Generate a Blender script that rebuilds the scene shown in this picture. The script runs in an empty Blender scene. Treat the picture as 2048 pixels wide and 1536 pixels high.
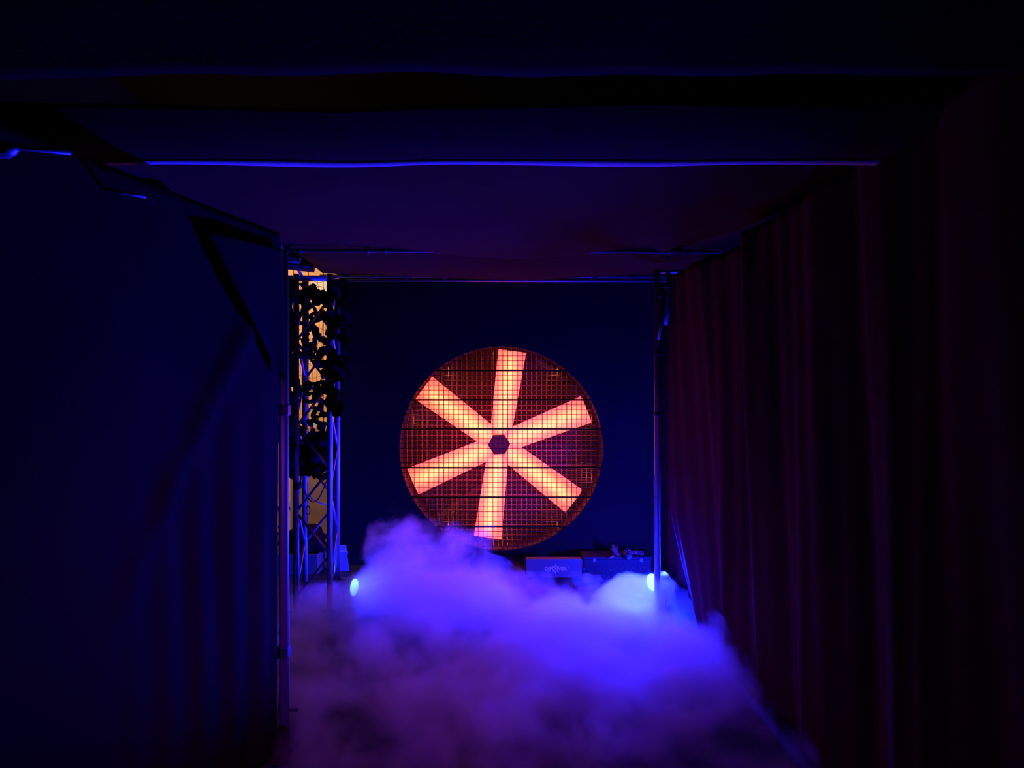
import bpy, bmesh, math, random
from mathutils import Vector, Matrix, noise
random.seed(7)
sc = bpy.context.scene
C = sc.collection
PI = math.pi

# ------------------------------------------------------------------ camera, world, lights, exposure
F = 1540.0                      # focal length in pixels of the 2048 wide frame
cd = bpy.data.cameras.new('camera')
cam = bpy.data.objects.new('camera', cd); C.objects.link(cam)
cam.location = (0, 0, 1.5); cam.rotation_euler = (PI/2, 0, 0)
cd.sensor_width = 36; cd.lens = 36*F/2048
cd.shift_x = 9/2048; cd.shift_y = 32/2048
cd.clip_start = 0.05; cd.clip_end = 60
sc.camera = cam
w = bpy.data.worlds.new('world'); sc.world = w; w.use_nodes = True
w.node_tree.nodes['Background'].inputs[0].default_value = (0.10, 0.12, 1.0, 1)
w.node_tree.nodes['Background'].inputs[1].default_value = 0.0
sc.view_settings.view_transform = 'Standard'; sc.view_settings.look = 'None'
sc.view_settings.exposure = 0; sc.view_settings.gamma = 1
sc.view_settings.use_curve_mapping = False
cy = sc.cycles
cy.use_denoising = True
cy.max_bounces = 8; cy.diffuse_bounces = 3; cy.glossy_bounces = 2; cy.volume_bounces = 4
cy.transparent_max_bounces = 8
cy.volume_step_rate = 1.0; cy.volume_max_steps = 256
cy.sample_clamp_indirect = 4.0; cy.sample_clamp_direct = 60.0
cy.caustics_reflective = False; cy.caustics_refractive = False

BLUE = (0.004, 0.009, 1.0)
RIGHT_LED_W = 620.0
LEFT_LED_W = 30.0
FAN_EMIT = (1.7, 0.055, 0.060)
BLADE_LAMP_W = 1.0
FAN_LAMP_W = 2.0
WARM_W = 60.0
FOG_DENSITY = 4.2

FILL_W = 9.0
def area(name, loc, aim, size, power, color, parent=None, size_y=None):
    l = bpy.data.lights.new(name, 'AREA'); l.shape = 'DISK'; l.size = size
    if size_y: l.shape = 'RECTANGLE'; l.size_y = size_y
    l.energy = power; l.color = color
    o = bpy.data.objects.new(name, l); C.objects.link(o)
    o.location = loc
    o.rotation_euler = Vector(aim).to_track_quat('-Z', 'Y').to_euler()
    if parent: o.parent = parent
    return o

# added dim violet fill behind the camera, lifts the front of the fog
area('added_fill_light', (-0.7, -0.9, 2.25), (0.7, 5.2, -2.25), 0.25, FILL_W, (0.22, 0.02, 1.0)).data.spread = math.radians(40)

# ------------------------------------------------------------------ materials
def mat(name, col, rough=0.6, metal=0.0, spec=0.3, emit=None, estr=1.0, sheen=0.0, sheen_tint=(1,1,1), bump=None, var=None):
    m = bpy.data.materials.new(name); m.use_nodes = True
    nt = m.node_tree; b = nt.nodes['Principled BSDF']
    b.inputs['Base Color'].default_value = (*col, 1)
    b.inputs['Roughness'].default_value = rough
    b.inputs['Metallic'].default_value = metal
    b.inputs['Specular IOR Level'].default_value = spec
    if sheen:
        b.inputs['Sheen Weight'].default_value = sheen
        b.inputs['Sheen Tint'].default_value = (*sheen_tint, 1)
    if emit:
        b.inputs['Emission Color'].default_value = (*emit, 1)
        b.inputs['Emission Strength'].default_value = estr
    if bump or var:
        tc = nt.nodes.new('ShaderNodeTexCoord')
    if var:
        s, amt = var
        n = nt.nodes.new('ShaderNodeTexNoise'); n.inputs['Scale'].default_value = s; n.inputs['Detail'].default_value = 4
        nt.links.new(tc.outputs['Object'], n.inputs['Vector'])
        r = nt.nodes.new('ShaderNodeValToRGB')
        r.color_ramp.elements[0].position = 0.3; r.color_ramp.elements[1].position = 0.7
        r.color_ramp.elements[0].color = (*[c*(1-amt) for c in col], 1)
        r.color_ramp.elements[1].color = (*[min(1, c*(1+amt)) for c in col], 1)
        nt.links.new(n.outputs['Fac'], r.inputs['Fac']); nt.links.new(r.outputs['Color'], b.inputs['Base Color'])
    if bump:
        s, st = bump
        n = nt.nodes.new('ShaderNodeTexNoise'); n.inputs['Scale'].default_value = s; n.inputs['Detail'].default_value = 3
        nt.links.new(tc.outputs['Object'], n.inputs['Vector'])
        bp = nt.nodes.new('ShaderNodeBump'); bp.inputs['Strength'].default_value = st; bp.inputs['Distance'].default_value = 0.01
        nt.links.new(n.outputs['Fac'], bp.inputs['Height']); nt.links.new(bp.outputs['Normal'], b.inputs['Normal'])
    return m

M = {}
M['cloth'] = mat('black_cloth', (0.045, 0.0070, 0.0085), rough=0.95, spec=0.05, bump=(60, 0.15), var=(3, 0.15))
M['cloth_right'] = mat('black_cloth_lit', (0.085, 0.010, 0.022), rough=0.95, spec=0.05, bump=(60, 0.15), var=(3, 0.15))  # lighter, redder copy of the drape cloth; fan light put into the colour
M['hem'] = mat('hem_cloth_lit', (0.55, 0.45, 0.5), rough=0.9, spec=0.1, bump=(200, 0.4))  # drape hem with its colour raised so the band looks lit
M['alu'] = mat('aluminium_tube', (0.36, 0.36, 0.38), rough=0.5, metal=0.65, bump=(40, 0.05))
M['darksteel'] = mat('dark_steel', (0.06, 0.06, 0.065), rough=0.5, metal=0.5)
M['board'] = mat('black_board', (0.016, 0.009, 0.013), rough=0.85, spec=0.12, var=(2, 0.2))
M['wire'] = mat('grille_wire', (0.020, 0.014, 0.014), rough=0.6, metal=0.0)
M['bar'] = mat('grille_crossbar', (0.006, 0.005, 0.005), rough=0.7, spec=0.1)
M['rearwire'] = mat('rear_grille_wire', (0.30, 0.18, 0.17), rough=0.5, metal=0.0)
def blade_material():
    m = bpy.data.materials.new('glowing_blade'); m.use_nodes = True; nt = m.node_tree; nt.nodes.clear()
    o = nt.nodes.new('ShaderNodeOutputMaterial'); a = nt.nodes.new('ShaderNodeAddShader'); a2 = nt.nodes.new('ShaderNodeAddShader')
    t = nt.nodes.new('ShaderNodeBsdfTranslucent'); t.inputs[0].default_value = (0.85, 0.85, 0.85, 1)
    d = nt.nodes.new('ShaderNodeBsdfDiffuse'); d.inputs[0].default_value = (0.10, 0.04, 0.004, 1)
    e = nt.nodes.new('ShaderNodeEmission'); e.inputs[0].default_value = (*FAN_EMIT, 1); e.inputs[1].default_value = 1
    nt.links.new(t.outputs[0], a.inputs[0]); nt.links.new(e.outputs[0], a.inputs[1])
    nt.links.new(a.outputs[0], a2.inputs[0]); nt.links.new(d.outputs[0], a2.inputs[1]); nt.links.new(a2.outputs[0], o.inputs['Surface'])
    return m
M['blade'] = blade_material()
M['hub'] = mat('hub_brown', (0.45, 0.09, 0.05), rough=0.6, spec=0.2)
M['duct'] = mat('duct_red_brown', (0.055, 0.045, 0.04), rough=0.6, spec=0.2)
M['fanback'] = mat('fan_back_panel', (0.030, 0.020, 0.028), rough=0.7, spec=0.1, var=(6, 0.25))
M['floor'] = mat('floor_dark', (0.035, 0.034, 0.036), rough=0.55, spec=0.3, bump=(30, 0.15), var=(2, 0.3))
M['hall'] = mat('hall_dark', (0.003, 0.003, 0.003), rough=0.9, spec=0.1)
M['plank'] = mat('plank_wood', (0.62, 0.36, 0.16), rough=0.7, spec=0.2, var=(5, 0.12))
M['plank2'] = mat('plank_brown', (0.50, 0.30, 0.24), rough=0.7, spec=0.2, var=(5, 0.15))
M['cream'] = mat('cream_sign', (0.75, 0.70, 0.52), rough=0.6)
M['crate'] = mat('crate_dull', (0.30, 0.26, 0.16), rough=0.7)
M['white'] = mat('white_plastic', (0.75, 0.75, 0.78), rough=0.5)
M['leaf'] = mat('net_leaf', (0.004, 0.004, 0.004), rough=0.85, spec=0.1)
M['rubber'] = mat('black_rubber', (0.01, 0.01, 0.011), rough=0.7)
M['whitecable'] = mat('white_cable', (0.7, 0.66, 0.68), rough=0.5)
M['machine'] = mat('machine_grey', (0.17, 0.17, 0.13), rough=0.6, spec=0.2)
M['print'] = mat('white_print', (0.9, 0.9, 0.9), rough=0.5)
M['case'] = mat('case_black', (0.03, 0.03, 0.035), rough=0.6, spec=0.3)
M['glint'] = mat('glossy_strip', (0.45, 0.42, 0.40), rough=0.25, metal=0.6)
M['lamp_body'] = mat('lamp_black', (0.02, 0.02, 0.02), rough=0.5)
M['lens'] = mat('led_lens', (0.1, 0.1, 0.2), emit=(0.14, 0.38, 1.0), estr=5)
M['warmlens'] = mat('warm_lens', (0.5, 0.4, 0.3), emit=(1.0, 0.6, 0.3), estr=8)
M['orange'] = mat('orange_strap', (0.6, 0.10, 0.04), rough=0.8)

# ------------------------------------------------------------------ helpers
def P(px, py, d):
    "world point seen at a pixel of the 2048 frame, d metres down the tunnel"
    return Vector(((px-1015)*d/F, d, 1.5+(800-py)*d/F))

def tag(o, label=None, cat=None, group=None, kind=None):
    if label: o['label'] = label
    if cat: o['category'] = cat
    if group: o['group'] = group
    if kind: o['kind'] = kind
    return o
def empty(name, loc, label=None, cat=None, group=None):
    o = bpy.data.objects.new(name, None); C.objects.link(o); o.location = loc
    o.empty_display_size = 0.1
    return tag(o, label, cat, group)

class MB:
    "collects world-space geometry; build() makes one object with its origin at its parent's"
    def __init__(s): s.bm = bmesh.new()
    def box(s, c, size, rot=None, bevel=0.0):
        r = bmesh.ops.create_cube(s.bm, size=1.0)
        vs = r['verts']
        mtx = Matrix.Translation(Vector(c)) @ (rot.to_4x4() if rot else Matrix()) @ Matrix.Diagonal((*size, 1))
        bmesh.ops.transform(s.bm, matrix=mtx, verts=vs)
        if bevel:
            es = {e for v in vs for e in v.link_edges}
            bmesh.ops.bevel(s.bm, geom=list(es), offset=bevel, segments=2, affect='EDGES', profile=0.5)
        return s
    def tube(s, pts, r, n=12, cap=True):
        pts = [Vector(p) for p in pts]; rings = []
        up = None
        for i, p in enumerate(pts):
            t = (pts[min(i+1, len(pts)-1)]-pts[max(i-1, 0)])
            if t.length < 1e-9: t = Vector((0,0,1))
            t.normalize()
            if up is None: up = Vector((0,0,1)) if abs(t.z) < 0.9 else Vector((0,1,0))
            a = t.cross(up).normalized(); b = a.cross(t).normalized(); up = b
            rr = r[i] if isinstance(r, (list, tuple)) else r
            rings.append([s.bm.verts.new(p + (a*math.cos(2*PI*k/n)+b*math.sin(2*PI*k/n))*rr) for k in range(n)])
        for i in range(len(rings)-1):
            for k in range(n):
                f = s.bm.faces.new((rings[i][k], rings[i][(k+1)%n], rings[i+1][(k+1)%n], rings[i+1][k])); f.smooth = True
        if cap:
            s.bm.faces.new(rings[0][::-1]); s.bm.faces.new(rings[-1])
        return s
    def grid(s, fn, nu, nv, thick=0.0):
        vs = [[s.bm.verts.new(fn(i/nu, j/nv)) for j in range(nv+1)] for i in range(nu+1)]
        for i in range(nu):
            for j in range(nv):
                f = s.bm.faces.new((vs[i][j], vs[i+1][j], vs[i+1][j+1], vs[i][j+1])); f.smooth = True
        return s
    def poly(s, pts, depth):
        "prism of a closed outline (list of Vectors) pushed by depth vector"
        a = [s.bm.verts.new(p) for p in pts]; b = [s.bm.verts.new(Vector(p)+Vector(depth)) for p in pts]
        n = len(a)
        s.bm.faces.new(a); s.bm.faces.new(b[::-1])
        for i in range(n): s.bm.faces.new((a[i], b[i], b[(i+1)%n], a[(i+1)%n]))
        return s
    def build(s, name, m, parent=None, solidify=0.0, origin=None):
        org = Vector(parent_world(parent)) if parent else (Vector(origin) if origin else Vector((0,0,0)))
        bmesh.ops.recalc_face_normals(s.bm, faces=s.bm.faces) if not solidify else None
        if org.length: bmesh.ops.translate(s.bm, verts=s.bm.verts, vec=-org)
        me = bpy.data.meshes.new(name); s.bm.to_mesh(me); s.bm.free()
        me.materials.append(m)
        o = bpy.data.objects.new(name, me); C.objects.link(o)
        if parent: o.parent = parent
        else: o.location = org
        if solidify:
            md = o.modifiers.new('thickness', 'SOLIDIFY'); md.thickness = solidify; md.offset = 0
        return o
def parent_world(p):
    v = Vector((0,0,0))
    while p is not None:
        v += Vector(p.location); p = p.parent
    return v

def circle_plate(cx, cz, y, x0, x1, z0, z1, r, thick, n=96):
    "rectangular board with a round hole"
    bm = bmesh.new()
    def outer(a):
        dx, dz = math.cos(a), math.sin(a); ts = []
        if dx > 1e-9: ts.append((x1-cx)/dx)
        if dx < -1e-9: ts.append((x0-cx)/dx)
        if dz > 1e-9: ts.append((z1-cz)/dz)
        if dz < -1e-9: ts.append((z0-cz)/dz)
        t = min(ts); return cx+dx*t, cz+dz*t
    angs = sorted([2*PI*i/n for i in range(n)] + [math.atan2(z-cz, x-cx) % (2*PI) for x in (x0,x1) for z in (z0,z1)])
    loops = []
    for yy in (y, y+thick):
        loops.append([bm.verts.new((cx+r*math.cos(a), yy, cz+r*math.sin(a))) for a in angs])
        loops.append([bm.verts.new((outer(a)[0], yy, outer(a)[1])) for a in angs])
    N = len(angs)
    for i in range(N):
        j = (i+1) % N
        bm.faces.new((loops[0][i], loops[0][j], loops[1][j], loops[1][i]))
        bm.faces.new((loops[2][i], loops[3][i], loops[3][j], loops[2][j]))
        f = bm.faces.new((loops[0][i], loops[2][i], loops[2][j], loops[0][j]))
        bm.faces.new((loops[1][i], loops[1][j], loops[3][j], loops[3][i]))
    mb = MB(); mb.bm.free(); mb.bm = bm
    return mb

# ------------------------------------------------------------------ the hall around the tunnel
tag(MB().box((0, 4, -0.05), (10, 13, 0.1)).build('floor', M['floor']), kind='structure')
tag(MB().box((0, 4, 4.05), (10, 13, 0.1)).build('ceiling', M['hall']), kind='structure')
tag(MB().box((-5.05, 4, 2), (0.1, 13, 4)).build('wall_left', M['hall']), kind='structure')
tag(MB().box((5.05, 4, 2), (0.1, 13, 4)).build('wall_right', M['hall']), kind='structure')
tag(MB().box((0, -2.55, 2), (10, 0.1, 4)).build('wall_front', M['hall']), kind='structure')
wb = tag(MB().box((0, 10.55, 2), (10, 0.1, 4)).build('wall_back', M['hall']), kind='structure')

# warm lit boarded partition seen through the gap at the left
part = empty('plank_partition', (-3.0, 8.6, 0), 'orange lit wooden partition of upright planks outside the tunnel, behind the truss tower', 'partition')
x = -4.2
k = 0
while x < -1.75:
    wd = 0.165
    h = 2.95
    o = MB().box((x+wd/2, 8.6+random.uniform(-0.004, 0.004), h/2+0.02), (wd-0.008, 0.03, h), bevel=0.003).build('plank', M['plank'], part)
    x += wd; k += 1
MB().box((-2.97, 8.64, 1.5), (2.45, 0.04, 2.9)).build('backing', M['hall'], part)
MB().box((-2.97, 8.57, 0.35), (2.4, 0.02, 0.08), bevel=0.004).build('rail', M['plank2'], part)

# cream sign and lower panels outside
sg = empty('notice_board', P(645, 585, 8.4), 'cream notice board with oval emblem high on the wooden partition', 'sign')
c = P(645, 576, 8.52)
MB().box((c.x, 8.55, c.z), (0.27, 0.02, 0.16), bevel=0.004).build('panel', M['cream'], sg)
ring = [Vector((c.x-0.04+0.05*math.cos(a), 8.535, c.z-0.01+0.032*math.sin(a))) for a in [2*PI*i/24 for i in range(25)]]
MB().tube(ring, 0.004, 6).build('emblem', M['plank2'], sg)
wp = empty('white_sheet', P(615, 862, 8.3), 'crumpled white paper sheet pinned low on the orange partition, behind the dark net', 'paper')
c = P(617, 862, 8.5)
MB().grid(lambda u, v: Vector((c.x-0.09+0.18*u+0.012*math.sin(v*9), 8.53+0.012*noise.noise(Vector((u*5, v*5, 3))), c.z-0.12+0.24*v)), 10, 10).build('sheet', M['white'], wp, solidify=0.002)

cab = empty('brown_cabinet', (-2.05, 8.1, 0), 'tall brown cabinet half seen low behind the truss tower', 'cabinet')
MB().box((-2.02, 8.15, 0.63), (0.42, 0.5, 1.18), bevel=0.006).build('carcass', M['plank2'], cab)
MB().box((-2.02, 7.89, 0.66), (0.39, 0.02, 1.06), bevel=0.004).build('door', M['plank2'], cab)
MB().box((-2.02, 8.15, 0.02), (0.40, 0.46, 0.04)).build('plinth', M['rubber'], cab)
bx = empty('storage_crate', P(628, 1155, 6.9), 'pale open crate on floor behind truss tower foot', 'crate')
cx, cyy = -1.80, 6.75
for (dx, dy, sx, sy) in ((0,-.15,.34,.012),(0,.15,.34,.012),(-.165,0,.012,.3),(.165,0,.012,.3)):
    MB().box((cx+dx, cyy+dy, 0.09), (sx, sy, 0.17), bevel=0.002).build('side_panel', M['crate'], bx)
MB().box((cx, cyy, 0.008), (0.33, 0.29, 0.015)).build('bottom_panel', M['crate'], bx)
# dark bundle on the crate
def blob(c, r, seed, amp=0.35, n=3):
    mb = MB(); bmesh.ops.create_icosphere(mb.bm, subdivisions=n, radius=1)
    for v in mb.bm.verts:
        q = v.co.copy(); f = 1+amp*noise.noise(q*1.6+Vector((seed, 0, 0)))+0.12*noise.noise(q*5+Vector((seed, 4, 0)))
        v.co = Vector((c[0]+q.x*r[0]*f, c[1]+q.y*r[1]*f, c[2]+q.z*r[2]*f))
    for f in mb.bm.faces: f.smooth = True
    return mb
tag(blob((cx+0.02, cyy+.02, 0.27), (0.19, 0.15, 0.13), 3).build('cloth_bundle', M['cloth'], origin=(cx, cyy, 0.2)), 'black cloth bundle heaped in the pale crate', 'bundle')
wl = empty('leaning_board', P(688, 1160, 6.6), 'narrow white plastic panel leaning beside black board at left', 'panel')
MB().box(P(688, 1138, 6.75), (0.085, 0.012, 0.42), rot=Matrix.Rotation(math.radians(-7), 3, 'Y'), bevel=0.003).build('sheet', M['white'], wl)
MB().box(P(684, 1106, 6.73), (0.10, 0.02, 0.03), rot=Matrix.Rotation(math.radians(-7), 3, 'Y'), bevel=0.003).build('edge_strip', M['white'], wl)

# warm work lamp that lights the partition (outside the tunnel, above it)
wlmp = empty('work_lamp', (-3.1, 6.9, 3.6), 'warm work lamp hung over the wooden partition outside the tunnel', 'lamp')
MB().box((-3.1, 6.9, 3.62), (0.35, 0.2, 0.08), bevel=0.01).build('housing', M['lamp_body'], wlmp)
MB().box((-3.1, 6.9, 3.574), (0.3, 0.16, 0.01)).build('lens', M['warmlens'], wlmp)
MB().tube([(-3.1, 6.9, 3.66), (-3.1, 6.9, 4.0)], 0.01).build('hanger', M['darksteel'], wlmp)
wa = area('warm_light', (-3.1, 6.9, 3.55), (0.25, 0.7, -0.75), 0.3, WARM_W, (1.0, 0.66, 0.44))
wa.data.spread = math.radians(100)

# ------------------------------------------------------------------ black board with the round opening
FX, FZ, FD, FR = -0.0568, 1.059, 7.0, 0.926
bd = circle_plate(FX, FZ, FD, -1.53, 1.9, 0.0, 2.95, FR, 0.02).build('backdrop_board', M['board'], origin=(0, FD, 0))
tag(bd, 'black board with large round cutout framing the glowing fan', 'board')

# ------------------------------------------------------------------ the fan
HX, HZ = -0.078, 1.0866
fan = empty('industrial_fan', (FX, 7.3, 0.0), 'giant round ventilator with six glowing orange blades behind a wire grille', 'fan')
# duct
mb = MB(); n = 96
prof = [(0.945, 7.025), (0.945, 7.62), (0.965, 7.62), (0.965, 7.025)]
rings = [[mb.bm.verts.new((FX+r*math.cos(2*PI*k/n), y, FZ+r*math.sin(2*PI*k/n))) for k in range(n)] for r, y in prof]
for i in range(4):
    for k in range(n):
        f = mb.bm.faces.new((rings[i][k], rings[i][(k+1)%n], rings[(i+1)%4][(k+1)%n], rings[(i+1)%4][k])); f.smooth = True
mb.build('duct', M['duct'], fan)
mb = MB()
mb.poly([Vector((FX+0.96*math.cos(2*PI*k/n), 7.63, FZ+0.96*math.sin(2*PI*k/n))) for k in range(n)], (0, 0.02, 0))
bp = mb.build('back_panel', M['fanback'], fan)
for i in range(9):                                             # horizontal louvre ribs on the rear panel
    z = FZ-0.8+0.2*i; hw = math.sqrt(0.93**2-(z-FZ)**2)
    MB().box((FX, 7.615, z), (2*hw, 0.02, 0.035), bevel=0.004).build('rib', M['fanback'], fan)
# blades: pillowed tapered boxes
def blade_mesh():
    L0, L1, w0, w1, dep = 0.085, 0.885, 0.196, 0.262, 0.105
    bm = bmesh.new(); nu, nv = 12, 8
    rows = []
    for i in range(nu+1):
        u = i/nu; l = L0+(L1-L0)*u; w = w0+(w1-w0)*u
        l2 = l-(0.006 if i == nu else 0)
        rows.append([bm.verts.new((l2, -0.022*(1-(2*j/nv-1)**2), (2*j/nv-1)*w/2*(1.0 if 0 < i < nu else 0.985))) for j in range(nv+1)])
    for i in range(nu):
        for j in range(nv):
            f = bm.faces.new((rows[i][j], rows[i+1][j], rows[i+1][j+1], rows[i][j+1])); f.smooth = True
    bk = [bm.verts.new((L0, dep, -w0/2)), bm.verts.new((L0, dep, w0/2)), bm.verts.new((L1, dep, w1/2)), bm.verts.new((L1, dep, -w1/2))]
    bm.faces.new(bk)
    bm.faces.new(rows[0]+[bk[1], bk[0]]); bm.faces.new(rows[-1]+[bk[2], bk[3]])
    bm.faces.new([r[0] for r in rows]+[bk[3], bk[0]]); bm.faces.new([r[-1] for r in rows]+[bk[2], bk[1]])
    bmesh.ops.recalc_face_normals(bm, faces=bm.faces)
    me = bpy.data.meshes.new('blade'); bm.to_mesh(me); bm.free(); me.materials.append(M['blade'])
    return me
bme = blade_mesh()
for k, a in enumerate((21.7, 82, 143.4, 203.5, 263, 322.5)):
    o = bpy.data.objects.new('blade', bme); C.objects.link(o); o.parent = fan
    o.location = Vector((HX, 7.20+0.0012*k, HZ))-Vector(fan.location)
    o.rotation_euler = (0, -math.radians(a), 0)
    ra = math.radians(a); dv = Vector((math.cos(ra), 0, math.sin(ra)))
    l = area('blade_lamp', Vector((HX, 7.248, HZ))+dv*0.47, (0, -1, 0), 0.70, BLADE_LAMP_W, (1.0, 0.30, 0.085), size_y=0.05)
    l.matrix_world = Matrix.Translation(l.location) @ Matrix(((dv.x, dv.z, 0), (0, 0, 1), (dv.z, -dv.x, 0))).to_4x4()
hexp = [Vector((HX+0.104*math.cos(math.radians(60*i+3)), 7.15, HZ+0.104*math.sin(math.radians(60*i+3)))) for i in range(6)]
hub = MB().poly(hexp, (0, 0.10, 0)).build('hub', M['hub'], fan); hub['label'] = 'dark brown hexagonal hub'
MB().tube([(HX, 7.25, HZ), (HX, 7.62, HZ)], 0.04, 16).build('axle', M['hub'], fan)
# front grille: thin wires and thicker crossbars
fg = empty('front_grille', (0, 0, 0)); fg.parent = fan; fg.location = (0, -0.26, 0)
px2z = lambda py: 1.5+(800-py)*7.04/F
bars = [741, 799.8, 857.8, 935.4, 994.2, 1053]
pitch_px = 9.75
def chord(v, c, r): return math.sqrt(max(0, r*r-(v-c)**2))
for b in bars:
    z = px2z(b); h = chord(z, FZ, 0.944)
    MB().tube([(FX-h, 7.035, z), (FX+h, 7.035, z)], 0.0085, 8).build('crossbar', M['bar'], fg)
ys = []
edges = [694] + bars + [1101]
for a, b in zip(bars[:-1], bars[1:]):
    nn = round((b-a)/pitch_px)
    ys += [a+(b-a)*i/nn for i in range(1, nn)]
ys += [741-9.8*i for i in range(1, 5)] + [1053+9.8*i for i in range(1, 5)]
for yv in ys:
    z = px2z(yv); h = chord(z, FZ, 0.944)
    if h > 0.06: MB().tube([(FX-h, 7.045, z), (FX+h, 7.045, z)], 0.0034, 6).build('wire', M['wire'], fg)
for i in range(-21, 22):
    x = FX+(i*9.86+3.0)*7.04/F; h = chord(x, FX, 0.944)
    if h > 0.06: MB().tube([(x, 7.051, FZ-h), (x, 7.051, FZ+h)], 0.0034, 6).build('wire', M['wire'], fg)
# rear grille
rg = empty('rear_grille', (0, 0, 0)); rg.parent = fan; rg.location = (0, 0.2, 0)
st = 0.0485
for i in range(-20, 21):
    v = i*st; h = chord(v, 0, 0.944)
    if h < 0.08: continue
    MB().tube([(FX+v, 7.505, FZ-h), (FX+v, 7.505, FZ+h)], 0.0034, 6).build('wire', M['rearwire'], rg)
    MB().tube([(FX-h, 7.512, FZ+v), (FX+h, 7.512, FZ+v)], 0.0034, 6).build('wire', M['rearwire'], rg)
# slanting struts on the rear panel
MB().box(P(922, 1002, 7.56), (0.78, 0.02, 0.05), rot=Matrix.Rotation(-math.radians(36), 3, 'Y'), bevel=0.004).build('strut', M['duct'], fan)
MB().box(P(1100, 738, 7.56), (0.36, 0.02, 0.05), rot=Matrix.Rotation(math.radians(36), 3, 'Y'), bevel=0.004).build('strut', M['duct'], fan)
# lamps inside the duct rim, hidden behind the board's lip from most places
for k in range(10):
    a = 2*PI*(k+0.5)/10
    p = Vector((FX+0.925*math.cos(a), 7.10, FZ+0.925*math.sin(a)))
    aim = Vector((-math.cos(a), 0.24, -math.sin(a)))
    MB().box(p+Vector((0.012*math.cos(a), 0, 0.012*math.sin(a))), (0.012, 0.03, 0.06), rot=Matrix.Rotation(-a, 3, 'Y')).build('lamp_holder', M['lamp_body'], fan)
    l = area('fan_lamp', p-Vector((0.006*math.cos(a), 0, 0.006*math.sin(a))), aim, 0.05, FAN_LAMP_W, (1.0, 0.16, 0.035))

# ------------------------------------------------------------------ truss towers
def truss_tower(name, label, x0, x1, y0, y1, ztop, r=0.022, chords=((0,0),(1,0),(0,1),(1,1)), zoff=0.09, step=0.305, rear_off=-0.26):
    t = empty(name, ((x0+x1)/2, (y0+y1)/2, 0), label, 'truss')
    X = (x0, x1); Y = (y0, y1)
    for i, j in chords:
        MB().tube([(X[i], Y[j], 0.01), (X[i], Y[j], ztop)], r, 14).build('chord', M['alu'], t)
        MB().box((X[i], Y[j], 0.006), (0.09, 0.09, 0.012), bevel=0.002).build('foot_plate', M['darksteel'], t)
    def zig(fn, z0):
        z = z0; side = 0
        while z+step < ztop:
            if z > 0: MB().tube([fn(side, z), fn(1-side, z+step)], r*0.42, 8).build('diagonal', M['alu'], t)
            z += step; side = 1-side
    zig(lambda s, z: (X[s], y0, z), zoff)
    zig(lambda s, z: (X[s], y1, z), zoff+step*2+rear_off-step*2+0.61)
    zig(lambda s, z: (x0, Y[s], z), zoff+0.05)
    zig(lambda s, z: (x1, Y[s], z), zoff+0.15)
    return t
tl = truss_tower('truss_tower', 'left square aluminium truss tower seen against the orange partition, blue lit', -1.51, -1.27, 5.5, 5.74, 2.40)
tr = empty('ladder_frame', (1.19, 5.5, 0), 'right aluminium ladder frame, one upright showing beside the pleated curtain', 'truss')
for x in (1.07, 1.40):
    MB().tube([(x, 5.5, 0.01), (x, 5.5, 2.43)], 0.022, 14).build('chord', M['alu'], tr)
    MB().box((x, 5.5, 0.006), (0.09, 0.09, 0.012), bevel=0.002).build('foot_plate', M['darksteel'], tr)
for z in (1.40, 1.83):
    MB().tube([(1.07, 5.5, z-0.015), (1.07, 5.5, z+0.015)], 0.026, 14).build('collar', M['darksteel'], tr)
for z in (2.42,): MB().tube([(1.07, 5.52, z), (1.40, 5.52, z)], 0.012, 10).build('rung', M['alu'], tr)

# head pipes over the opening
def pipe(name, label, a, b, r=0.024, m='alu', cat='pipe'):
    return tag(MB().tube([a, b], r, 14).build(name, M[m], origin=a), label, cat)
fr = empty('cross_truss', (0, 5.1, 2.47), 'front aluminium cross beam over the opening, just under the ceiling cloth', 'truss')
MB().tube([P(560, 501, 5.03), P(1470, 504, 5.03)], 0.013, 12).build('lower_chord', M['alu'], fr)
MB().tube([P(560, 485, 5.32), P(1470, 488, 5.32)], 0.013, 12).build('upper_chord', M['alu'], fr)
for px in (600, 735, 770, 875, 1340, 1350, 1361):
    q = P(px, 501, 5.03)
    MB().tube([q+Vector((-0.012, 0, 0)), q+Vector((0.012, 0, 0))], 0.021, 12).build('coupler', M['darksteel'], fr)
rr = empty('cross_truss', (0, 6.33, 2.47), 'rear aluminium cross beam at top edge of the black board', 'truss')
MB().tube([P(640, 560, 6.33), P(1400, 562, 6.33)], 0.013, 12).build('lower_chord', M['alu'], rr)
MB().tube([P(640, 552, 6.5), P(1400, 554, 6.5)], 0.013, 12).build('upper_chord', M['alu'], rr)
for i in range(10):
    q = P(650+i*74, 560, 6.33); q2 = P(685+i*74, 552, 6.5)
    MB().tube([q, q2], 0.006, 8).build('lacing', M['alu'], rr)
# beam running out to the left over the tower
ob = empty('side_truss', (-1.9, 5.6, 2.5), 'short aluminium beam running out left above the left truss tower', 'truss')
MB().tube([P(470, 508, 5.45), P(600, 521, 5.45)], 0.024, 14).build('chord', M['alu'], ob)
MB().tube([P(470, 521, 5.50), P(628, 539, 5.50)], 0.022, 14).build('chord', M['alu'], ob)
MB().tube([P(470, 556, 5.62), P(652, 557, 5.62)], 0.022, 14).build('chord', M['alu'], ob)
MB().tube([P(585, 520, 5.45), P(606, 556, 5.62)], 0.010, 10).build('lacing', M['alu'], ob)
MB().tube([P(540, 516, 5.45), P(520, 556, 5.62)], 0.010, 10).build('lacing', M['alu'], ob)
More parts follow.
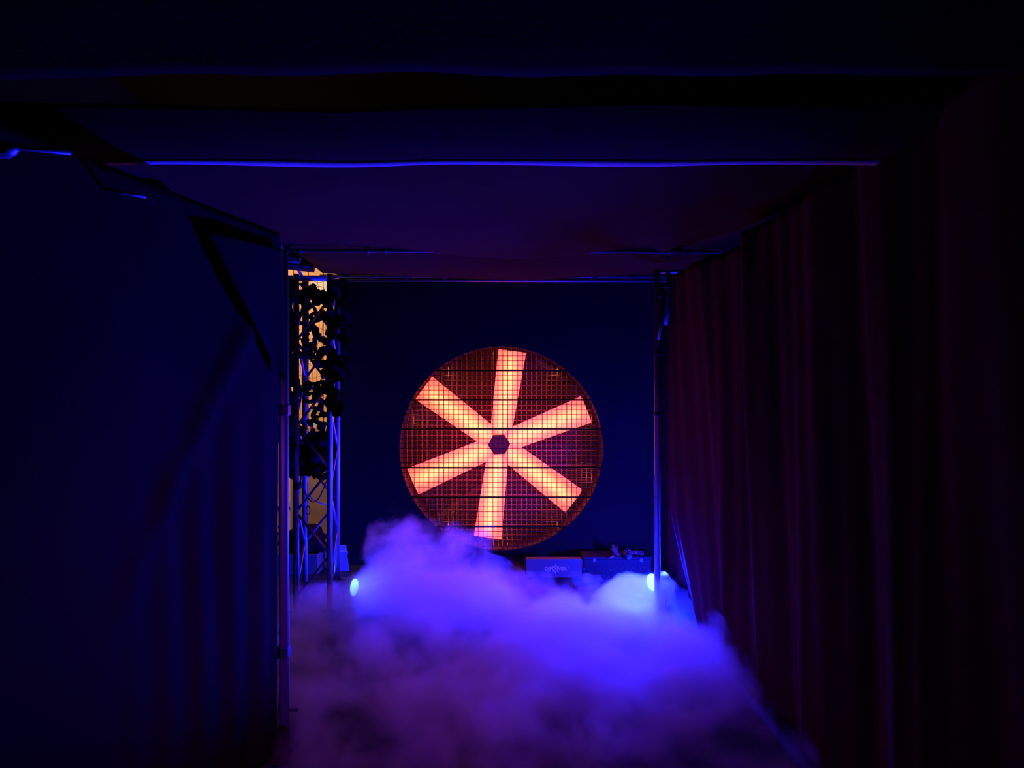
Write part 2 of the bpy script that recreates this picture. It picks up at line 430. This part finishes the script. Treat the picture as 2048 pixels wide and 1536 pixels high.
# ring hose clamp at the corner
q = P(583, 512, 5.0)
tag(MB().tube([q+Vector((0.028*math.cos(a), 0, 0.028*math.sin(a))) for a in [2*PI*i/24 for i in range(25)]], 0.004, 6).build('cable_loop', M['rubber'], origin=q), 'small black cable loop round the front beam at its left end', 'cable')

# near left ladder frame
nl = empty('ladder_frame', (-1.05, 3.3, 0), 'near aluminium ladder truss at the edge of the left drape, catching red and blue light', 'truss')
MB().tube([P(569, 1488, 3.33)*1.0, P(566, 500, 3.33)], 0.0215, 16).build('chord', M['alu'], nl)
MB().tube([(-1.21, 3.33, 0.02), (-1.21, 3.33, 2.15)], 0.0215, 16).build('chord', M['alu'], nl)
for (a, b) in (((548, 735), (561, 806)), ((562, 836), (553, 885)), ((560, 1262), (566, 1290)), ((566, 1316), (560, 1430)), ((566,1046),(558,1056)), ((566,1070),(558,1090))):
    p, q = P(*a, 3.325), P(*b, 3.325)
    d = (p-q).normalized()
    if a[0] < b[0]: p = p+(p-q)*0.0
    MB().tube([p, q], 0.009, 10).build('diagonal', M['alu'], nl)
MB().box(P(566, 820, 3.33), (0.055, 0.05, 0.05), bevel=0.006).build('clamp', M['darksteel'], nl)
MB().box(P(566, 1303, 3.33), (0.055, 0.05, 0.05), bevel=0.006).build('clamp', M['darksteel'], nl)
MB().box(P(572, 1420, 3.33)+Vector((0.03, 0, 0)), (0.045, 0.012, 0.014), bevel=0.002).build('lever', M['darksteel'], nl)
MB().box((-0.965, 3.33, 0.006), (0.10, 0.10, 0.012), bevel=0.002).build('foot_plate', M['darksteel'], nl)

# right pole bracket
rb = empty('brace_pipe', P(1335, 600, 5.45), 'slanting steel brace pipe clamped near top of right truss tower', 'pipe')
MB().tube([P(1337, 545, 5.45), P(1336, 612, 5.45), P(1331, 650, 5.45)], 0.016, 12).build('upper_pipe', M['alu'], rb)
MB().tube([P(1329, 622, 5.43), P(1317, 679, 5.43)], 0.008, 10).build('lower_pipe', M['alu'], rb)
MB().tube([P(1335, 572, 5.44), P(1335, 576, 5.44)], 0.021, 12).build('collar', M['alu'], rb)
MB().tube([P(1316, 592, 5.44), P(1322, 594, 5.44), P(1328, 588, 5.44), P(1336, 590, 5.44)], 0.006, 8).build('wire_tie', M['darksteel'], rb)
for a, b in ((951, 974), (992, 1004)):
    o = MB().tube([P(1309, a, 5.48), P(1308, (a+b)/2, 5.475), P(1309, b, 5.48)], 0.004, 8).build('pale_strip', M['white'], tr); o['label'] = 'thin pale strip'  # two thin pale strips at the left edge of the upright

# ------------------------------------------------------------------ drapes
def fbm(x, y, z=0): return noise.noise(Vector((x, y, z)))+0.5*noise.noise(Vector((2*x, 2*y, z+7)))
# right curtain: along the tunnel
def right_fn(u, v):
    y = 0.6+(5.42-0.6)*u; z = 2.36*v
    x = 1.27+(0.13 if False else 0.0)
    far = max(0, (y-4.0)/1.42)
    x += -0.135*far*far*min(1.0, v/0.30)+0.04*far*far*(1-v)**3
    # folds fan out towards the floor
    s = y*(1+0.05*(1-v))
    amp = 0.022*(0.55+0.45*(1-v))+0.006
    x += amp*math.sin(s*9+2.6*noise.noise(Vector((s*1.1, z*0.35, 1))))
    x += 0.075*noise.noise(Vector((s*2.3, z*0.3, 5)))+0.005*math.sin(s*31+3*noise.noise(Vector((s*2, z*0.5, 9))))
    yy = y+0.30*far*0.0-0.10*far*(1-v)**2
    return Vector((x, yy, z+0.01))
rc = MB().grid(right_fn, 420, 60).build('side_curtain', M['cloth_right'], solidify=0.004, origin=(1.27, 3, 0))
tag(rc, 'long pleated black curtain forming the right side of the tunnel', 'curtain')
# far right return strip behind the pole
def right2_fn(u, v):
    y = 5.6+1.35*u; z = 2.45*v
    return Vector((1.40+0.03*math.sin(y*17+noise.noise(Vector((y, z, 2)))), y, z+0.01))
tag(MB().grid(right2_fn, 60, 20).build('side_curtain', M['cloth'], solidify=0.004, origin=(1.4, 6.2, 0)), 'short black curtain between the right tower and the fan board', 'curtain')
# left near drape
def left_fn(u, v):
    y = 0.5+(3.27-0.5)*u; z = 2.2*v
    x = -1.29+0.242*(y-1.96)
    near = (1-v)
    # soft pleats towards the pole, in the lower half
    wgt = max(0.0, min(1.0, (1.55-z)/0.6))*max(0.0, min(1.0, (y-2.3)/0.5))
    x += 0.009*wgt*math.sin(y*34+1.5*(1-v)+1.4*noise.noise(Vector((y*2, z*.5, 0))))
    x += 0.03*noise.noise(Vector((y*1.3, z*0.8, 2)))*min(1, (3.27-y)/0.4)
    # diagonal tension fold from the top corner
    k = (z-1.5)-1.35*(y-2.85)
    x += 0.018*math.exp(-(k/0.09)**2)*max(0, min(1, (y-2.2)/0.4))
    return Vector((x, y-0.012*wgt, z+0.01))
lc = MB().grid(left_fn, 220, 70).build('side_curtain', M['cloth'], solidify=0.004, origin=(-1.2, 2, 0))
tag(lc, 'plain black drape filling the left side of the picture up to the ladder truss', 'curtain')
# overlapping corner flap on the left drape
def flap_fn(u, v):
    # quad: top-left, top-right, bottom
    a = P(405, 460, 2.76).lerp(P(563, 498, 3.255), u); b = P(549, 745, 3.22).lerp(P(561, 760, 3.255), u)
    p = a.lerp(b, v); p.x += 0.012+0.004*math.sin(u*5+v*3); return p
tag(MB().grid(flap_fn, 20, 30).build('drape_flap', M['cloth'], solidify=0.003, origin=P(520, 600, 3.1)), 'triangular black cloth flap folded over near left truss corner', 'cloth')
# left far drape between ladder frame and tower
def left2_fn(u, v):
    y = 3.4+(5.0-3.4)*u; z = 2.45*v
    return Vector((-1.56+0.03*math.sin(y*15+noise.noise(Vector((y, z, 3)))), y, z+0.01))
tag(MB().grid(left2_fn, 90, 20).build('side_curtain', M['cloth'], solidify=0.004, origin=(-1.56, 4.2, 0)), 'black drape on the left between the ladder truss and the tower', 'curtain')
# drape tail on floor by the ladder frame
def tail_fn(u, v):
    a = P(560, 1536, 3.12).lerp(P(588, 1478, 3.30), v)
    return a+Vector((-0.05+0.07*u-0.02*v, 0, 0.012+0.05*v*(0.5+0.5*math.sin(u*5))))
tag(MB().grid(tail_fn, 16, 16).build('drape_tail', M['cloth'], solidify=0.004, origin=(-0.95, 3.2, 0)), 'loose end of black drape on floor at foot of ladder truss', 'cloth')

# ceiling cloths
def ceil0(u, v):
    x = -1.95+3.7*u; y = 0.2+1.72*v
    z = 2.31+0.45*(1.92-y)-0.04*math.sin(PI*v)+0.02*fbm(x*1.2, y*2)
    y2 = y+0.05*v*fbm(x*1.3, 3)
    return Vector((x, y2, z))
tag(MB().grid(ceil0, 120, 50).build('ceiling_cloth', M['cloth'], solidify=0.004, origin=(0, 1, 2.3)), 'nearest black ceiling cloth along the top of the picture', 'ceiling cloth')
def ceil1(u, v):
    x = -1.95+3.7*u; y = 2.27+0.30*v
    z = 2.305+0.065*(1-v)+0.012*fbm(x*1.2, 9)-0.02*math.sin(PI*v)+0.025*(1-v)*fbm(x*0.9, 5)
    return Vector((x, y, z))
c1 = MB().grid(ceil1, 120, 20).build('ceiling_cloth', M['cloth'], solidify=0.004, origin=(0, 2.4, 2.3))
tag(c1, 'narrow black ceiling cloth with a hem along its far edge', 'ceiling cloth')
def hem_fn(u, v):
    return ceil1(u, 1)+Vector((0, 0.055*v*(0.8+0.2*math.sin(u*23)), -0.003-0.004*v))
hm = MB().grid(hem_fn, 240, 2).build('hem', M['hem'], c1, solidify=0.003)
hm['label'] = 'ribbed cloth hem coloured paler to look lit'
def ceil2(u, v):
    x = -2.0+3.75*u; y = 2.68+2.37*v
    mid = math.exp(-((x-0.05)/0.75)**2)
    z = 2.515-0.03*math.sin(PI*v)-0.085*mid*v**3
    z += 0.02*fbm(x*1.1, y*0.9, 4)*math.sin(PI*v)
    # right-hand corner fold pulled down to the curtain top
    r = max(0, (x-1.22)); z -= 0.30*r
    k = (x-1.02)-0.12*(5.0-y); z -= 0.035*math.exp(-(k/0.06)**2)*min(1, max(0, y-2.8))
    l = max(0, -x-1.5); z -= 0.25*l
    return Vector((x, y, z))
tag(MB().grid(ceil2, 150, 90).build('ceiling_cloth', M['cloth'], solidify=0.004, origin=(0, 3.8, 2.45)), 'broad black ceiling cloth between the hem strip and the front cross beam', 'ceiling cloth')
def ceil3(u, v):
    y = 5.06+1.27*v
    xl = -1.49-0.03*v; xr = 1.45
    x = xl+(xr-xl)*u
    sag = 0.10*math.sin(PI*min(1, u))**0.8*math.sin(PI*min(1, v*1.0))
    z = 2.545-sag+0.012*fbm(x*1.5, y*2, 8)*math.sin(PI*v)-0.03*math.sin(PI*u)
    return Vector((x, y, z))
tag(MB().grid(ceil3, 110, 40).build('ceiling_cloth', M['cloth'], solidify=0.004, origin=(0, 5.7, 2.45)), 'sagging black ceiling cloth between the front and rear cross beams', 'ceiling cloth')
def ceil4(u, v):
    return Vector((-1.5+2.95*u, 6.38+0.60*v, 2.60+0.01*fbm(u*4, v*2)))
tag(MB().grid(ceil4, 60, 14).build('ceiling_cloth', M['cloth'], solidify=0.004, origin=(0, 6.6, 2.47)), 'last black ceiling cloth above the fan board', 'ceiling cloth')

# pipes showing at the top left between cloths
pp = pipe('scaffold_pipe', 'aluminium pipe end at the extreme left, lit blue and pink', P(-60, 283, 1.9), P(142, 305, 2.0), 0.008)
tag(blob(P(-8, 300, 1.93), (0.05, 0.03, 0.022), 11, amp=0.2).build('pipe_clamp', M['alu'], origin=P(-8, 300, 1.93)), 'shiny pipe clamp at left edge, lit pink and violet', 'clamp')
pipe('scaffold_pipe', 'short aluminium pipe showing above the left drape, lit dull blue', P(193, 375, 2.3), P(292, 393, 2.36), 0.006)
tag(MB().grid(lambda u, v: P(274+36*u-8*(1-v)*u, 388+6*u+(4+14*u)*v, 2.4), 8, 6).build('gap_patch', M['white'], solidify=0.002, origin=P(295, 398, 2.4)), 'small pale patch standing in for a gap to a light wall above the left drape', 'cloth')  # added pale patch in place of a gap where a light wall shows
# clamp cluster at the near-left corner
cc = empty('truss_corner', P(545, 492, 4.9), 'truss corner joint with orange strap at left end of front beam', 'truss')
MB().tube([P(510, 492, 4.9), P(566, 496, 4.95)], 0.024, 14).build('chord', M['alu'], cc)
MB().tube([P(516, 486, 4.88), P(516, 502, 4.88)], 0.008, 8).build('bolt', M['white'], cc)
MB().box(P(532, 497, 4.86), (0.055, 0.03, 0.05), bevel=0.01).build('clamp', M['rubber'], cc)
MB().tube([P(524, 486, 4.86), P(531, 481, 4.84), P(538, 485, 4.86)], 0.007, 8).build('strap', M['orange'], cc)

# ------------------------------------------------------------------ camouflage net in the left tower
net = empty('camouflage_net', (-1.39, 5.62, 1.6), 'ragged black camouflage net hanging inside the left truss tower', 'net')
def leafmesh(seed):
    rnd = random.Random(seed); mb = MB()
    R = rnd.uniform(0.030, 0.055); a0 = rnd.uniform(0, 6); sp = rnd.uniform(1.6, 3.4); n = 7
    top, bot = [], []
    for i in range(n+1):
        t = i/n; a = a0+sp*t; w = 0.008+0.017*abs(math.sin(PI*t))**0.7*rnd.uniform(0.7, 1.3)
        c = Vector((math.cos(a), 0, math.sin(a)))
        off = Vector((0, 0.012*math.sin(5*t+seed), 0))
        top.append(c*(R+w)+off); bot.append(c*(R-w*0.8)+off)
    T = [mb.bm.verts.new(p) for p in top]; B = [mb.bm.verts.new(p) for p in bot]
    for i in range(n): mb.bm.faces.new((T[i], T[i+1], B[i+1], B[i]))
    r = bmesh.ops.extrude_face_region(mb.bm, geom=list(mb.bm.faces))
    bmesh.ops.translate(mb.bm, verts=[v for v in r['geom'] if isinstance(v, bmesh.types.BMVert)], vec=(0, 0.002, 0))
    bmesh.ops.recalc_face_normals(mb.bm, faces=mb.bm.faces)
    me = bpy.data.meshes.new('leaf'); mb.bm.to_mesh(me); mb.bm.free(); me.materials.append(M['leaf']); return me
LM = [leafmesh(s) for s in range(12)]
def leaf(px, py, s=1.0, d=None):
    d = d or random.uniform(5.56, 5.68)
    o = bpy.data.objects.new('leaf', random.choice(LM)); C.objects.link(o); o.parent = net
    o.location = P(px, py, d)-Vector(net.location)
    o.rotation_euler = (random.uniform(-.5, .5), random.uniform(0, 6.28), random.uniform(-.5, .5)); o.scale = (s,)*3
for i in range(58): leaf(random.uniform(592, 655), 586+134*(i/58)+random.uniform(-8, 8), random.uniform(0.7, 1.05))
for i in range(16): leaf(random.uniform(578, 652), random.uniform(574, 592), random.uniform(0.6, 0.9))
for i in range(22): leaf(random.uniform(580, 600), random.uniform(712, 900), random.uniform(0.7, 1.0))
for i in range(20): leaf(random.uniform(612, 648), random.uniform(764, 796), random.uniform(0.5, 0.8))
for i in range(20): leaf(random.uniform(628, 652), random.uniform(800, 870), random.uniform(0.6, 0.9))
for i in range(50): leaf(random.uniform(585, 655), random.uniform(875, 958), random.uniform(0.9, 1.3))
for i in range(44): leaf(random.uniform(655, 686), random.uniform(562, 830), random.uniform(0.9, 1.3), 5.455)
# fine netting cords
mb = MB()
for i in range(9):
    x0 = 582+9*i
    mb.tube([P(x0+3*math.sin(t*0.7+i), 560+t*26, 5.63) for t in range(15)], 0.0012, 4)
for j in range(16):
    mb.tube([P(580+t*9.5, 562+24*j+4*math.sin(t*1.3+j), 5.63) for t in range(9)], 0.0012, 4)
ncd = mb.build('netting', M['leaf'], net); ncd['kind'] = 'stuff'
# solid dark patch of gathered net
mb = MB()
mb.grid(lambda u, v: P(583+70*u+5*math.sin(v*9), 885+62*v+6*math.sin(u*11), 5.66+0.01*math.sin(u*20)), 16, 12)
mb.build('gathered_net', M['leaf'], net, solidify=0.004)
MB().grid(lambda u, v: P(572+(17+4*math.sin(v*31)+3*math.sin(v*77))*u, 556+400*v, 5.45+0.006*math.sin(u*9+v*40)), 6, 70).build('gathered_net', M['leaf'], net, solidify=0.003)
MB().grid(lambda u, v: P(653+(18+7*math.sin(v*23)+4*math.sin(v*61))*u, 560+(262)*v, 5.45+0.006*math.sin(u*9+v*40)), 6, 60).build('gathered_net', M['leaf'], net, solidify=0.003)

# cables in the gap
tag(MB().tube([P(604, 973, 5.8), P(612, 985, 5.8), P(624, 998, 5.8), P(638, 1005, 5.8), P(662, 1013, 5.8)], 0.0045, 8).build('white_cable', M['whitecable'], origin=P(630, 1000, 5.8)), 'white cable drooping across the left truss tower', 'cable')
tag(MB().tube([P(600+0.6*t, 960+math.sin(t/8)*0+ (44*math.sin(PI*t/90)), 5.46) for t in range(0, 91, 5)], 0.004, 8).build('black_cable', M['rubber'], origin=P(620, 980, 5.46)), 'black cable looping down between chords of left tower', 'cable')
tag(MB().tube([P(616+4*math.sin(t), 1012+9*(1-math.cos(t))/1.0, 5.47) for t in [i*2*PI/16 for i in range(17)]], 0.003, 6).build('cord_knot', M['rubber'], origin=P(617, 1015, 5.47)), 'small knotted cord dangling below the black cable', 'cord')
tag(blob(P(596, 972, 5.44), (0.028, 0.02, 0.028), 5, amp=0.05).build('clamp_knob', M['rubber'], origin=P(596, 972, 5.44)), 'round black knob on the left tower front chord', 'knob')

# ------------------------------------------------------------------ floor equipment by the fan
FMY = 6.42
fm = empty('fog_machine', (P(1108, 1160, FMY).x, FMY+0.12, 0), 'grey fog machine with white DJPOWER lettering below the fan', 'fog machine')
c = P(1108, 1137, FMY)
bw, bh = 0.465, 0.155
z0 = c.z-bh/2
MB().box((c.x, FMY+0.05, z0+bh/2), (bw, 0.09, bh), bevel=0.005).build('housing', M['machine'], fm)
for sx in (-1, 1):
    for sy in (0.025, 0.08):
        MB().tube([(c.x+sx*0.19, FMY+sy, 0.0), (c.x+sx*0.19, FMY+sy, z0+0.005)], 0.014, 10).build('foot', M['rubber'], fm)
MB().tube([(c.x+bw/2-0.01, FMY+0.05, z0+0.06), (c.x+bw/2+0.05, FMY+0.05, z0+0.06)], [0.03, 0.018], 14).build('nozzle', M['darksteel'], fm)
for sx in (-1, 1):
    MB().box((c.x+sx*(bw/2+0.006), FMY+0.05, z0+0.08), (0.008, 0.03, 0.12), bevel=0.002).build('bracket', M['darksteel'], fm)
def text_mesh(body, size, loc, name, m, parent, ext=0.001, bold=0.0):
    cu = bpy.data.curves.new(name, 'FONT'); cu.body = body; cu.size = size; cu.extrude = ext; cu.offset = bold
    cu.align_x = 'CENTER'; cu.align_y = 'CENTER'
    tmp = bpy.data.objects.new('tmp', cu); C.objects.link(tmp)
    dg = bpy.context.evaluated_depsgraph_get(); me = bpy.data.meshes.new_from_object(tmp.evaluated_get(dg))
    bpy.data.objects.remove(tmp)
    me.materials.clear(); me.materials.append(m)
    o = bpy.data.objects.new(name, me); C.objects.link(o); o.parent = parent
    o.rotation_euler = (PI/2, 0, 0); o.location = Vector(loc)-parent_world(parent)
    return o
lx, lz = P(1112, 1138, FMY).x, P(1112, 1138, FMY).z
t = text_mesh('DJPOWER', 0.041, (lx-0.004, FMY+0.0045, lz), 'lettering', M['print'], fm, bold=0.0018); t['label'] = 'white DJPOWER lettering'
t = text_mesh('®', 0.016, (lx+0.102, FMY+0.0045, lz+0.012), 'trademark_sign', M['print'], fm)
mb = MB()
for i in range(8):
    if i in (0, 4): continue
    a = PI/4*i+PI/2*0; L = 0.042 if i in (2, 6) else 0.040
    dv = Vector((math.cos(a), 0, math.sin(a))); sv = Vector((-math.sin(a), 0, math.cos(a)))
    cc_ = Vector((lx-0.004, FMY+0.0048, lz))
    mb.poly([cc_+dv*0.020-sv*0.0075, cc_+dv*L, cc_+dv*0.020+sv*0.0075], (0, -0.0015, 0))
s = mb.build('star_emblem', M['print'], fm); s['label'] = 'white rayed star emblem'

# pale crumpled tarp end by the machine
tag(blob(P(1180, 1156, 6.35), (0.10, 0.05, 0.03), 21, amp=0.4).build('crumpled_sheet', M['machine'], origin=P(1180, 1158, 6.35)), 'pale crumpled sheet lying at right of the fog machine', 'sheet')
# black equipment case
CY = 6.55
cs = empty('equipment_case', (P(1235, 1160, CY).x, CY+0.15, 0), 'low black equipment case behind the right floor light', 'case')
c = P(1236, 1142, CY)
MB().box((c.x, CY+0.15, c.z), (0.58, 0.28, 0.19), bevel=0.01).build('case_body', M['case'], cs)
MB().box((c.x, CY+0.15, c.z+0.105), (0.585, 0.285, 0.025), bevel=0.006).build('lid', M['case'], cs)
for sx in (-0.2, 0.2): MB().box((c.x+sx, CY+0.004, c.z+0.09), (0.03, 0.012, 0.03), bevel=0.003).build('latch', M['glint'], cs)
mb = MB()
for i in range(46):
    x = c.x-0.13+0.40*i/46; zz = c.z+random.uniform(-0.03, 0.055)
    mb.tube([(x, CY+0.004, zz), (x+random.uniform(-.006, .006), CY-0.006, zz-random.uniform(0.012, 0.03))], 0.0016, 5)
o = mb.build('fringe', M['glint'], cs); o['kind'] = 'stuff'; o['label'] = 'frayed glinting fringe'
for sx in (-0.24, 0.24):
    for sy in (0.05, 0.25): MB().tube([(c.x+sx, CY+sy, 0), (c.x+sx, CY+sy, c.z-0.09)], 0.012, 8).build('foot', M['rubber'], cs)
# heap of glossy chain / tinsel on the case
def heap(name, label, pts, n, seed, m):
    rnd = random.Random(seed); mb = MB()
    for i in range(n):
        t = rnd.random()*(len(pts)-1); k = int(t); p = pts[k].lerp(pts[k+1], t-k)+Vector((rnd.gauss(0, 0.01), rnd.gauss(0, 0.015), rnd.gauss(0, 0.008)))
        R = rnd.uniform(0.006, 0.012); ax = Matrix.Rotation(rnd.uniform(0, 3), 3, 'Z') @ Matrix.Rotation(rnd.uniform(-1, 1), 3, 'X')
        mb.tube([p+ax@Vector((R*math.cos(a)*1.5, 0, R*math.sin(a))) for a in [2*PI*j/8 for j in range(9)]], 0.0016, 4, cap=False)
    o = mb.build(name, m, origin=pts[0]); tag(o, label, 'chain', kind='stuff'); return o
heap('chain_heap', 'heap of thin glinting chain on the black equipment case', [P(1228, 1092, 6.62), P(1232, 1110, 6.62), P(1245, 1112, 6.62), P(1230, 1100, 6.62)], 60, 1, M['glint'])
heap('chain_heap', 'line of thin glinting chain trailing right along equipment case', [P(1252, 1101, 6.62), P(1265, 1106, 6.62), P(1275, 1106, 6.62), P(1285, 1106, 6.62)], 40, 2, M['glint'])
hd = empty('small_lamp_head', P(1255, 1112, 6.5), 'small dark lamp head with round front resting on equipment case', 'lamp')
MB().tube([P(1249, 1106, 6.52), P(1258, 1114, 6.48)], [0.018, 0.026], 16).build('body', M['lamp_body'], hd)
MB().tube([P(1258, 1114, 6.478), P(1258.5, 1114.4, 6.474)], 0.022, 16).build('front_ring', M['alu'], hd)
MB().tube([P(1220, 1117, 6.5), P(1228, 1112, 6.5)], 0.008, 10).build('clamp', M['alu'], hd)

# ------------------------------------------------------------------ blue floor lights
def flood(label, loc, aim, power):
    t = empty('led_floodlight', (loc[0], loc[1], 0), label, 'floodlight')
    L = Vector(loc); A = Vector(aim).normalized()
    MB().tube([L-A*0.13, L-A*0.11, L-A*0.02, L], [0.05, 0.066, 0.070, 0.074], 24).build('housing', M['lamp_body'], t)
    MB().tube([L+A*0.0005, L+A*0.004], 0.062, 24).build('lens', M['lens'], t)
    s = A.cross(Vector((0, 0, 1))).normalized()
    q = L-A*0.05
    MB().tube([q+s*0.082, q+s*0.082+Vector((0, 0, -q.z+0.012)), q-s*0.082+Vector((0, 0, -q.z+0.012)), q-s*0.082], 0.007, 8).build('yoke', M['darksteel'], t)
    MB().tube([q+s*0.066, q+s*0.095], 0.012, 10).build('knob', M['rubber'], t)
    l = area('led_light', L+A*0.008, A, 0.11, power, BLUE); l.data.spread = math.radians(135 if loc[0] > 0 else 130)
    pl = bpy.data.lights.new('fog_glow_fill', 'POINT'); pl.energy = power*0.40 if loc[0] > 0 else power*0.35; pl.color = BLUE; pl.shadow_soft_size = 0.03  # added point light behind each floodlight, standing in for the fog's glow
    po = bpy.data.objects.new('fog_glow_fill', pl); C.objects.link(po); po.location = L-A*0.17+Vector((0, 0, 0.10))
    return t
flood('right blue floodlight on the floor, glaring white through the fog', (1.06, 5.62, 0.17), (-0.85, -0.50, -0.03), RIGHT_LED_W)
flood('left blue floodlight on the floor beside the left truss tower', (-1.14, 5.72, 0.11), (0.96, -0.28, 0.0), LEFT_LED_W)

# ------------------------------------------------------------------ fog
PUFFS = [  # x, y, z, rx, ry, rz, weight
    (0.00, 4.35, -0.06, 2.6, 2.3, 0.38, 1.1),
    (0.20, 4.00, 0.00, 0.80, 0.50, 0.28, 0.7),
    (-0.60, 5.45, 0.08, 0.50, 0.50, 0.50, 1.2),
    (-0.80, 5.75, 0.40, 0.34, 0.34, 0.42, 0.75),
    (-0.35, 5.80, 0.36, 0.50, 0.30, 0.36, 0.45),
    (-0.25, 5.35, 0.05, 0.50, 0.45, 0.40, 1.1),
    (0.30, 4.75, 0.00, 0.60, 0.50, 0.28, 0.8),
    (0.86, 5.48, 0.12, 0.34, 0.20, 0.17, 3.2),
    (-1.25, 5.30, 0.02, 0.40, 0.35, 0.28, 0.9),
    (0.70, 5.15, 0.00, 0.50, 0.40, 0.18, 0.9),
    (1.00, 4.25, 0.05, 0.30, 0.50, 0.34, 0.9),
    (-1.00, 5.50, 0.04, 0.34, 0.34, 0.24, 1.1),
    (-1.02, 5.56, 0.12, 0.20, 0.16, 0.17, 1.3),
]
FT, FAMP = 0.24, 0.75
def field(x, y, z):
    return sum(w*max(0.0, 1-math.sqrt(((x-a)/rx)**2+((y-b)/ry)**2+((z-c)/rz)**2)) for a, b, c, rx, ry, rz, w in PUFFS)
def fogtop(x, y):
    z = 1.1
    while z > 0.02 and field(x, y, z)+FAMP*0.35 < FT+0.16: z -= 0.02
    return z
X0, X1, Y0, Y1 = -1.50, 1.24, 2.9, 6.9
NX, NY = 40, 56
def xl(y): return -0.92-0.58*max(0, min(1, (y-3.38)/0.25))
def xr(y): return 1.20
def FXx(i, y): return xl(y)+(xr(y)-xl(y))*i/NX
mb = MB()
top = [[mb.bm.verts.new((FXx(i, Y0+(Y1-Y0)*j/NY), Y0+(Y1-Y0)*j/NY, 0.06+fogtop(FXx(i, Y0+(Y1-Y0)*j/NY), Y0+(Y1-Y0)*j/NY))) for j in range(NY+1)] for i in range(NX+1)]
bot = [[mb.bm.verts.new((FXx(i, Y0+(Y1-Y0)*j/NY), Y0+(Y1-Y0)*j/NY, 0.002)) for j in range(NY+1)] for i in range(NX+1)]
for i in range(NX):
    for j in range(NY):
        mb.bm.faces.new((top[i][j], top[i+1][j], top[i+1][j+1], top[i][j+1]))
        mb.bm.faces.new((bot[i][j], bot[i][j+1], bot[i+1][j+1], bot[i+1][j]))
for i in range(NX):
    mb.bm.faces.new((top[i][0], bot[i][0], bot[i+1][0], top[i+1][0])); mb.bm.faces.new((top[i][NY], top[i+1][NY], bot[i+1][NY], bot[i][NY]))
for j in range(NY):
    mb.bm.faces.new((top[0][j], top[0][j+1], bot[0][j+1], bot[0][j])); mb.bm.faces.new((top[NX][j], bot[NX][j], bot[NX][j+1], top[NX][j+1]))
fogm = bpy.data.materials.new('fog_volume'); fogm.use_nodes = True
nt = fogm.node_tree; nt.nodes.clear(); N = nt.nodes.new; LK = nt.links.new
out = N('ShaderNodeOutputMaterial'); vs = N('ShaderNodeVolumeScatter'); LK(vs.outputs[0], out.inputs['Volume'])
vs.inputs['Color'].default_value = (0.97, 0.97, 0.97, 1); vs.inputs['Anisotropy'].default_value = 0.35
tc = N('ShaderNodeTexCoord')
def math_(op, a, b=None, clamp=False):
    m = N('ShaderNodeMath'); m.operation = op; m.use_clamp = clamp
    for i, v in enumerate((a, b)):
        if v is None: continue
        if isinstance(v, (int, float)): m.inputs[i].default_value = v
        else: LK(v, m.inputs[i])
    return m.outputs[0]
# gentle domain warp so the outlines billow
wn = N('ShaderNodeTexNoise'); wn.inputs['Scale'].default_value = 1.7; wn.inputs['Detail'].default_value = 1.0
LK(tc.outputs['Object'], wn.inputs['Vector'])
wv = N('ShaderNodeVectorMath'); wv.operation = 'MULTIPLY_ADD'
LK(wn.outputs['Color'], wv.inputs[0]); wv.inputs[1].default_value = (0.35, 0.35, 0.25); wv.inputs[2].default_value = (-0.175, -0.175, -0.125)
wa_ = N('ShaderNodeVectorMath'); wa_.operation = 'ADD'; LK(tc.outputs['Object'], wa_.inputs[0]); LK(wv.outputs[0], wa_.inputs[1])
tot = None
for a, b, c, rx, ry, rz, wt in PUFFS:
    s1 = N('ShaderNodeVectorMath'); s1.operation = 'SUBTRACT'; LK(wa_.outputs[0], s1.inputs[0]); s1.inputs[1].default_value = (a, b, c)
    s2 = N('ShaderNodeVectorMath'); s2.operation = 'MULTIPLY'; LK(s1.outputs[0], s2.inputs[0]); s2.inputs[1].default_value = (1/rx, 1/ry, 1/rz)
    s3 = N('ShaderNodeVectorMath'); s3.operation = 'LENGTH'; LK(s2.outputs[0], s3.inputs[0])
    v = math_('MULTIPLY', math_('SUBTRACT', 1.0, s3.outputs['Value'], True), wt)
    tot = v if tot is None else math_('ADD', tot, v)
dn = N('ShaderNodeTexNoise'); dn.inputs['Scale'].default_value = 3.6; dn.inputs['Detail'].default_value = 5.0; dn.inputs['Roughness'].default_value = 0.6
LK(wa_.outputs[0], dn.inputs['Vector'])
nz = math_('MULTIPLY', math_('SUBTRACT', dn.outputs['Fac'], 0.5), FAMP*3.0)
val = math_('SUBTRACT', math_('ADD', tot, nz), FT)
LK(math_('MULTIPLY', math_('MULTIPLY', val, 1.8, True), FOG_DENSITY), vs.inputs['Density'])
fog = mb.build('fog', fogm)
tag(fog, 'thick low fog billowing over the floor, lit blue and violet', 'fog', kind='stuff')
